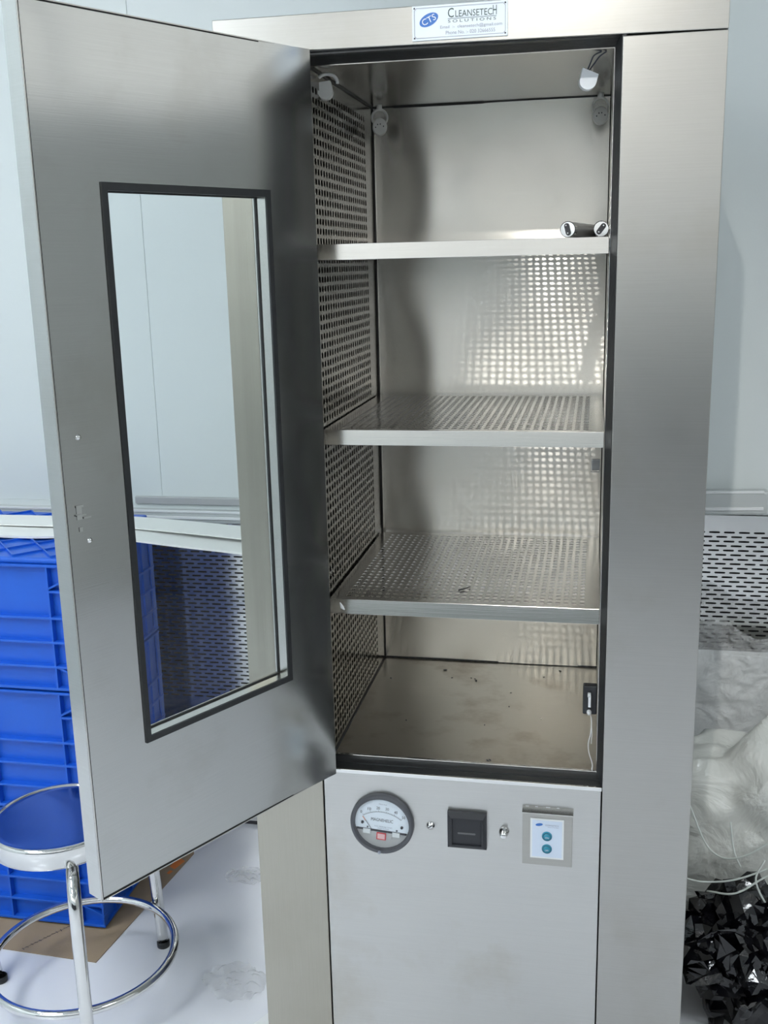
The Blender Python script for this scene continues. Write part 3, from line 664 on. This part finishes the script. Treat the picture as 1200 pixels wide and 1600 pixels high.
# ------------------------------------------------------------------ crates
def crate(z, top, label, last=False):
    """z: top of the inverted crate, counted from the sill"""
    x0, x1, y0, y1, hh = -1.237, -.637, .356, .775, .294
    t = thing('plastic_crate', label, 'crate', ((x0+x1)/2, (y0+y1)/2, z-hh+Z0), 'stacked blue crates')
    T = T_
    ins = .016; zt = z; zb = z-hh+.0012
    obj('body', bx(x0+ins, x1-.006, y0+ins, y1-ins, zb+.004, zt-.001, bev=.004, T=T), CRATE, t)
    for rz, th in ((.0, .006), (-.118, .006), (-.174, .006), (-.231, .006), (-.282, .0068)):
        zz = z+rz-(.0 if rz else .006); e = .006 if rz == 0 else 0
        obj('flange', bx(x0, x1, y0, y1, zz-th+e, zz+e-.0002, bev=.001, T=T), CRATE, t)
    def rib(*a): obj('rib', bx(*a, T=T), CRATE, t)
    for x in (x0+.0015, x0+.062, -.874, -.699, x1-.0055):
        for ya, yb in ((y0+.0005, y0+ins+.002), (y1-ins-.002, y1-.0005)): rib(x, x+.004, ya, yb, zb+.006, zt-.003)
    for y in (y0+.062, y0+.15, y0+.24, y1-.066):
        for xa, xb in ((x0+.0005, x0+ins+.002), (x1-ins-.002, x1-.0005)): rib(xa, xb, y, y+.004, zb+.006, zt-.003)
    for za, zd in ((-.058, -.026), (-.234, -.262)):
        ya, yb = y0+.001, y0+ins+.001; bm = bmesh.new()
        prism(bm, ([(-.699, ya, z+za+Z0), (-.699, ya, z+za+.005+Z0), (-.637, ya, z+zd+.005+Z0), (-.637, ya, z+zd+Z0)], [(-.699, yb, z+za+Z0), (-.699, yb, z+za+.005+Z0), (-.637, yb, z+zd+.005+Z0), (-.637, yb, z+zd+Z0)]))
        obj('diagonal_rib', bm, CRATE, t)
    rib(-.697, -.638, y0+.001, y0+ins+.001, z-.063, z-.058)
    if top:
        bm = bx(x0+.005, x1-.005, y0+.005, y1-.005, z, z+.014, bev=.005, T=T)
        obj('base', bm, CRATE, t)
        bm = bmesh.new()
        for k_ in range(-3, 12):
            for sg in (1, -1):
                xa = x0+.01+k_*.09; n_ = 12; pr = None
                a = Vector((xa if sg > 0 else xa+.36, y0+.01)); b = Vector((xa+.36 if sg > 0 else xa, y1-.01))
                # clip in x
                pts_ = []
                for f in (0, 1): pts_.append(a.lerp(b, f))
                (ax, ay), (bx_, by) = pts_
                def cl(px, py, qx, qy):
                    lo_x, hi_x = x0+.012, x1-.012
                    if px < lo_x: tt = (lo_x-px)/(qx-px) if qx != px else 2; return (lo_x, py+(qy-py)*tt) if 0 <= tt <= 1 else None
                    if px > hi_x: tt = (hi_x-px)/(qx-px) if qx != px else 2; return (hi_x, py+(qy-py)*tt) if 0 <= tt <= 1 else None
                    return (px, py)
                p1, p2 = cl(ax, ay, bx_, by), cl(bx_, by, ax, ay)
                if p1 and p2 and (Vector(p1)-Vector(p2)).length > .02:
                    dv = (Vector(p2)-Vector(p1)).normalized(); nv_ = Vector((-dv.y, dv.x))*.0016
                    q = lambda zz: [(p1[0]+nv_.x, p1[1]+nv_.y, zz), (p1[0]-nv_.x, p1[1]-nv_.y, zz), (p2[0]-nv_.x, p2[1]-nv_.y, zz), (p2[0]+nv_.x, p2[1]+nv_.y, zz)]
                    prism(bm, (q(z+.0135+Z0), q(z+.0190+Z0)))
        obj('base_lattice', bm, CRATE, t)
    return t
crate(.241, True, 'blue ribbed plastic crate, topmost of the stack, under the white foam sheets')
crate(-.053, False, 'blue ribbed plastic crate in the middle of the stack')
crate(-.347, False, 'blue ribbed plastic crate at the bottom of the stack, on the cardboard')
# cardboard
bm = bmesh.new(); P = [(-.607, .245), (-1.30, .275), (-1.26, .84), (-.60, .80), (-.553, .70)]
for zz in (0,):
    A = [bm.verts.new((x, y, .0005)) for x, y in P]; B = [bm.verts.new((x, y, .0024)) for x, y in P]
    bm.faces.new(A[::-1]); bm.faces.new(B)
    for i in range(len(A)): bm.faces.new((A[i], A[(i+1) % len(A)], B[(i+1) % len(A)], B[i]))
cb = thing('cardboard_sheet', 'flattened brown cardboard sheet on the floor under the blue crates', 'cardboard', (-.9, .5, 0))
obj('sheet', bm, CARD, cb)
bm = bmesh.new(); x, y = -.793, .262; CT = lambda a, b, h: Vector((a, b, h))
for i in range(12):
    fx, fy = x+i*.0058, y+i*.0085; bar(bm, (fx-.004, fy+random.uniform(-.002, .003)), (fx+.004, fy+random.uniform(-.004, .004)), .0014, CT, .0028)
    bar(bm, (fx, fy), (fx+.0055, fy+.008), .0011, CT, .0028)
obj('marker_writing', bm, INKK, cb)
bm = bmesh.new(); poly(bm, [(-.592, .63), (-.575, .62), (-.562, .66), (-.585, .675)], CT, .0028); poly(bm, [(-.588, .60), (-.580, .597), (-.575, .612), (-.585, .614)], CT, .0028)
obj('orange_print', bm, ORANGE, cb)
# foam sheets on the crates
def sheet(name, label, fn, nu=40, nv=10, th=.005, m=FOAM, loc=(0, 0, 0), cat='foam sheet', **kw):
    bm = bmesh.new(); g1 = [[bm.verts.new(fn(i/nu, j/nv)) for j in range(nv+1)] for i in range(nu+1)]
    g2 = [[bm.verts.new(fn(i/nu, j/nv)-Vector((0, 0, th))) for j in range(nv+1)] for i in range(nu+1)]
    for g_, fl in ((g1, 0), (g2, 1)):
        for i in range(nu):
            for j in range(nv):
                q = (g_[i][j], g_[i+1][j], g_[i+1][j+1], g_[i][j+1]); bm.faces.new(q[::-1] if fl else q)
    for i in range(nu):
        for j in (0, nv): bm.faces.new((g1[i][j], g1[i+1][j], g2[i+1][j], g2[i][j]))
    for j in range(nv):
        for i in (0, nu): bm.faces.new((g1[i][j], g1[i][j+1], g2[i][j+1], g2[i][j]))
    return tag(obj(name, bm, m, loc=loc, smooth=False), label, cat, **kw)
def droop(x):  return 0 if x < -.66 else -.037*((x+.66)/.33)**1.2
def fA(s, t_):
    x = -1.3+s*1.02; f0 = .495+max(0, x+.80)*.10
    y = f0+(.085+.02*s)*t_
    return Vector((x, y, .2665+droop(x)+.0012*sin(x*17)+Z0))
def fB(s, t_):
    x = -1.3+s*1.02; f0 = .570+max(0, x+.80)*.08
    y = f0+(.085+.02*s)*t_
    return Vector((x, y, .2725+.8*droop(x)+Z0))
sheet('foam_sheet', 'large white foam sheet draped on the topmost crate, drooping behind the door window', fA, loc=(-.8, .65, .27+Z0), group='white foam sheets on the crates')
sheet('foam_sheet', 'second white foam sheet lying behind and above the first, nearest the wall', fB, th=.003, loc=(-.8, .75, .285+Z0), group='white foam sheets on the crates')

# ------------------------------------------------------------------ stool
SX, SY = -.570, .095
st = thing('round_stool', 'round steel stool with a polished blue-reflecting seat and a foot ring', 'stool', (SX, SY, 0))
ST = lambda a, b, h: Vector((SX+a, SY+b, h))
RS, HS = .134, .452
obj('seat', lathe(bmesh.new(), [(0, HS-.006), (RS-.02, HS-.0055), (RS-.010, HS-.004)], ST, 64), SEAT, st, smooth=True)
obj('seat_band', lathe(bmesh.new(), [(RS-.011, HS-.0045), (RS-.008, HS-.001), (RS-.004, HS), (RS, HS-.003), (RS+.001, HS-.008), (RS, HS-.042), (RS-.003, HS-.044), (RS-.02, HS-.042)], ST, 64), CHROME, st, smooth=True)
obj('seat_underside', lathe(bmesh.new(), [(0, HS-.034), (RS-.004, HS-.034)], ST, 48), plain('aged_steel', (.35, .34, .30), .5, metal=.6), st)
for a in (67, 172, 299):
    ca, sa = cos(radians(a)), sin(radians(a)); R_ = lambda r, z: Vector((SX+.002+ca*r, SY+.03+sa*r, z))
    lg = obj('leg', tube(bmesh.new(), smoothpath([R_(.06, HS-.052), R_(.12, HS-.062), R_(.20, HS-.085), R_(.25, HS-.13), R_(.262, HS-.20), R_(.250, .15), R_(.228, .012)] if a == 172 else [R_(.06, HS-.052), R_(.13, HS-.058), R_(.172, HS-.072), R_(.195, HS-.10), R_(.203, HS-.17), R_(.212, .15), R_(.220, .012)], 6), .0125, 16), CHROME, st, smooth=True)
    obj('rubber_foot', lathe(bmesh.new(), [(0, 0), (.014, 0), (.0145, .012), (.0128, .014)], lambda p, q, h, R_=R_: R_(.220, 0)+Vector((p, q, h)), 16), BLACK, lg, smooth=True)
obj('foot_ring', tube(bmesh.new(), [Vector((SX+.002+.188*cos(t_), SY+.035+.188*sin(t_), .115)) for t_ in (2*pi*k_/72 for k_ in range(72))], .0088, 12, closed=True), CHROME, st, smooth=True)
obj('mounting_plate', lathe(bmesh.new(), [(0, HS-.045), (.075, HS-.045), (.075, HS-.036)], ST, 24), CHROME, st)

# ------------------------------------------------------------------ plastic on the right
def nz3(x, y, z, s): return noise.noise(Vector((x*s, y*s, z*s)))
tag(obj('foam_board', bx(.655, 1.25, .745, .775, .30, .607, bev=.002), plain('board_white', (.88, .90, .90), .4, var=.02), loc=(.95, .76, .30)), 'white board standing wrapped in clear film, right of the cabinet', 'board')
def blob(name, label, cat, cen, rad, m, amp, sc, sub=5, flat=0, loc=None, **kw):
    bm = bmesh.new(); bmesh.ops.create_icosphere(bm, subdivisions=sub, radius=1)
    for v in bm.verts:
        p = v.co.copy(); n_ = 1+amp*nz3(p.x+cen[0]*7, p.y, p.z, sc)+amp*.5*nz3(p.x, p.y+5, p.z, sc*2.3)-amp*.6*abs(nz3(p.x, p.y-3, p.z, sc*1.6))
        v.co = Vector((cen[0]+p.x*rad[0]*n_, cen[1]+p.y*rad[1]*n_, max(.001, cen[2]+p.z*rad[2]*n_)))
        v.co.x = max(v.co.x, XR+.004); v.co.y = max(.41, min(v.co.y, kw.get('ymax', 9)))
    kw.pop('ymax', None)
    return tag(obj(name, bm, m, loc=loc or (cen[0], cen[1], 0), smooth=not flat), label, cat, **kw)
blob('plastic_bag', 'bulging milky plastic bag heaped between the cabinet and the board', 'plastic bag', (.84, .555, .27), (.25, .17, .27), BAGM, .25, 1.7, ymax=.69)
def ffilm(s, t_):
    x = .645+s*.5; z = .24+t_*.44+.05*nz3(s*4, 0, 1, 1.3)*t_; y = .720+.022*nz3(x, 1, z, 9)+.012*nz3(x, 3, z, 26)
    return Vector((x, max(.695, min(y, .743)), z))
fm = sheet('plastic_film', 'clear crinkled film wrapped over the white board', ffilm, 60, 60, .0006, FILMM, loc=(.9, .73, .25), cat='film')
bm = bmesh.new()
for P in ([(.655, .40, .42), (.70, .36, .335), (.76, .33, .345), (.86, .33, .43)], [(.64, .30, .305), (.69, .30, .30), (.76, .29, .325), (.88, .30, .39)],
          [(.69, .30, .28), (.74, .27, .30), (.80, .27, .345), (.90, .28, .385)], [(.79, .28, .37), (.775, .27, .33), (.80, .26, .28), (.83, .26, .25)],
          [(.84, .28, .37), (.825, .27, .33), (.84, .26, .31), (.87, .26, .31)], [(.735, .36, .40), (.742, .34, .35), (.755, .33, .32)]):
    tube(bm, smoothpath(P), .0019, 6)
tag(obj('packing_strap', bm, STRAND, loc=(.76, .3, .3), smooth=True), 'tangle of pale plastic straps between the milky bag and the black film', 'strap', kind='stuff')
def shards(bm, n, box_, size, seed):
    rnd = random.Random(seed)
    for _ in range(n):
        cx, cy, cz = [rnd.uniform(a, b) for a, b in box_]
        d = Vector((rnd.gauss(0, 1), rnd.gauss(0, 1), rnd.gauss(0, 1))).normalized(); s = d.cross(Vector((rnd.gauss(0, 1), rnd.gauss(0, 1), rnd.gauss(0, 1)))).normalized()
        L_ = rnd.uniform(.5, 1)*size; Wd = L_*rnd.uniform(.25, .6); n_ = d.cross(s); p = Vector((cx, cy, cz)); prev = None; k_ = 5
        for i in range(k_):
            f = i/(k_-1); wv = Wd*(1-abs(2*f-1)**2*.8)*.5
            c_ = p+d*(f-.5)*L_+n_*(rnd.uniform(-.25, .25)*L_)
            row = [c_-s*wv+n_*rnd.uniform(-.12, .12)*L_, c_+n_*rnd.uniform(-.15, .15)*L_, c_+s*wv+n_*rnd.uniform(-.12, .12)*L_]
            for r_ in row: r_.x = max(r_.x, XR+.006); r_.z = max(r_.z, .002); r_.y = min(r_.y, .402)
            row = [bm.verts.new(r_) for r_ in row]
            if prev:
                for a in (0, 1): bm.faces.new((prev[a], prev[a+1], row[a+1], row[a]))
            prev = row
    return bm
bm = bmesh.new(); bmesh.ops.create_icosphere(bm, subdivisions=4, radius=1)
for v in bm.verts:
    p = v.co.copy(); n_ = 1+.35*nz3(p.x, p.y, p.z, 2.6)+.18*nz3(p.x, p.y, p.z, 6)
    v.co = Vector((max(.79+p.x*.125*n_, XR+.02), .31+max(-1, min(.085, p.y*.10*n_)), max(.002, .135+p.z*.15*n_)))
shards(bm, 60, ((.70, .92), (.22, .36), (.03, .24)), .13, 3)
shards(bm, 40, ((.645, .90), (.21, .34), (.14, .27)), .15, 5)
tag(obj('black_film_heap', bm, BLKFILM, loc=(.78, .32, 0)), 'heap of crumpled glossy black plastic film on the floor right of the cabinet', 'plastic film', kind='stuff')
# film scraps on the floor
def scrap(name, label, cx, cy, rx, ry, hh, m, seed, cat='film scrap'):
    bm = bmesh.new(); n_ = 26; g_ = []
    for i in range(n_+1):
        row = []
        for j in range(n_+1):
            a, b = 2*i/n_-1, 2*j/n_-1; x = a*math.sqrt(1-b*b/2); y = b*math.sqrt(1-a*a/2)
            e = 1+.3*nz3(x, y, seed, 1.8); z = .0015+hh*abs(nz3(x, y, seed, 3.2))*(1-.5*(x*x+y*y))
            row.append(bm.verts.new((cx+x*rx*e, cy+y*ry*e, z)))
        g_.append(row)
    for i in range(n_):
        for j in range(n_): bm.faces.new((g_[i][j], g_[i+1][j], g_[i+1][j+1], g_[i][j+1]))
    return tag(obj(name, bm, m, loc=(cx, cy, 0), smooth=True), label, cat)
scrap('film_scrap', 'small crumpled clear film scrap on the floor behind the left pillar', -.385, .62, .06, .035, .03, FILMM, 2)
scrap('film_scrap', 'crumpled clear film on the floor at the foot of the left pillar', -.275, .235, .07, .06, .03, FILMM, 9)
bm = bmesh.new(); P = [(-.235, .05), (-.132, .02), (-.132, .18), (-.155, .20)]
A = [bm.verts.new((x, y, .0008)) for x, y in P]; B = [bm.verts.new((x, y, .002)) for x, y in P]; bm.faces.new(A[::-1]); bm.faces.new(B)
for i in range(4): bm.faces.new((A[i], A[(i+1) % 4], B[(i+1) % 4], B[i]))
tag(obj('paper_sheet', bm, plain('bright_white_paper', (.92, .93, .93), .5, var=.01), loc=(-.17, .1, 0)), 'corner of a bright white sheet at the foot of the left pillar', 'sheet')
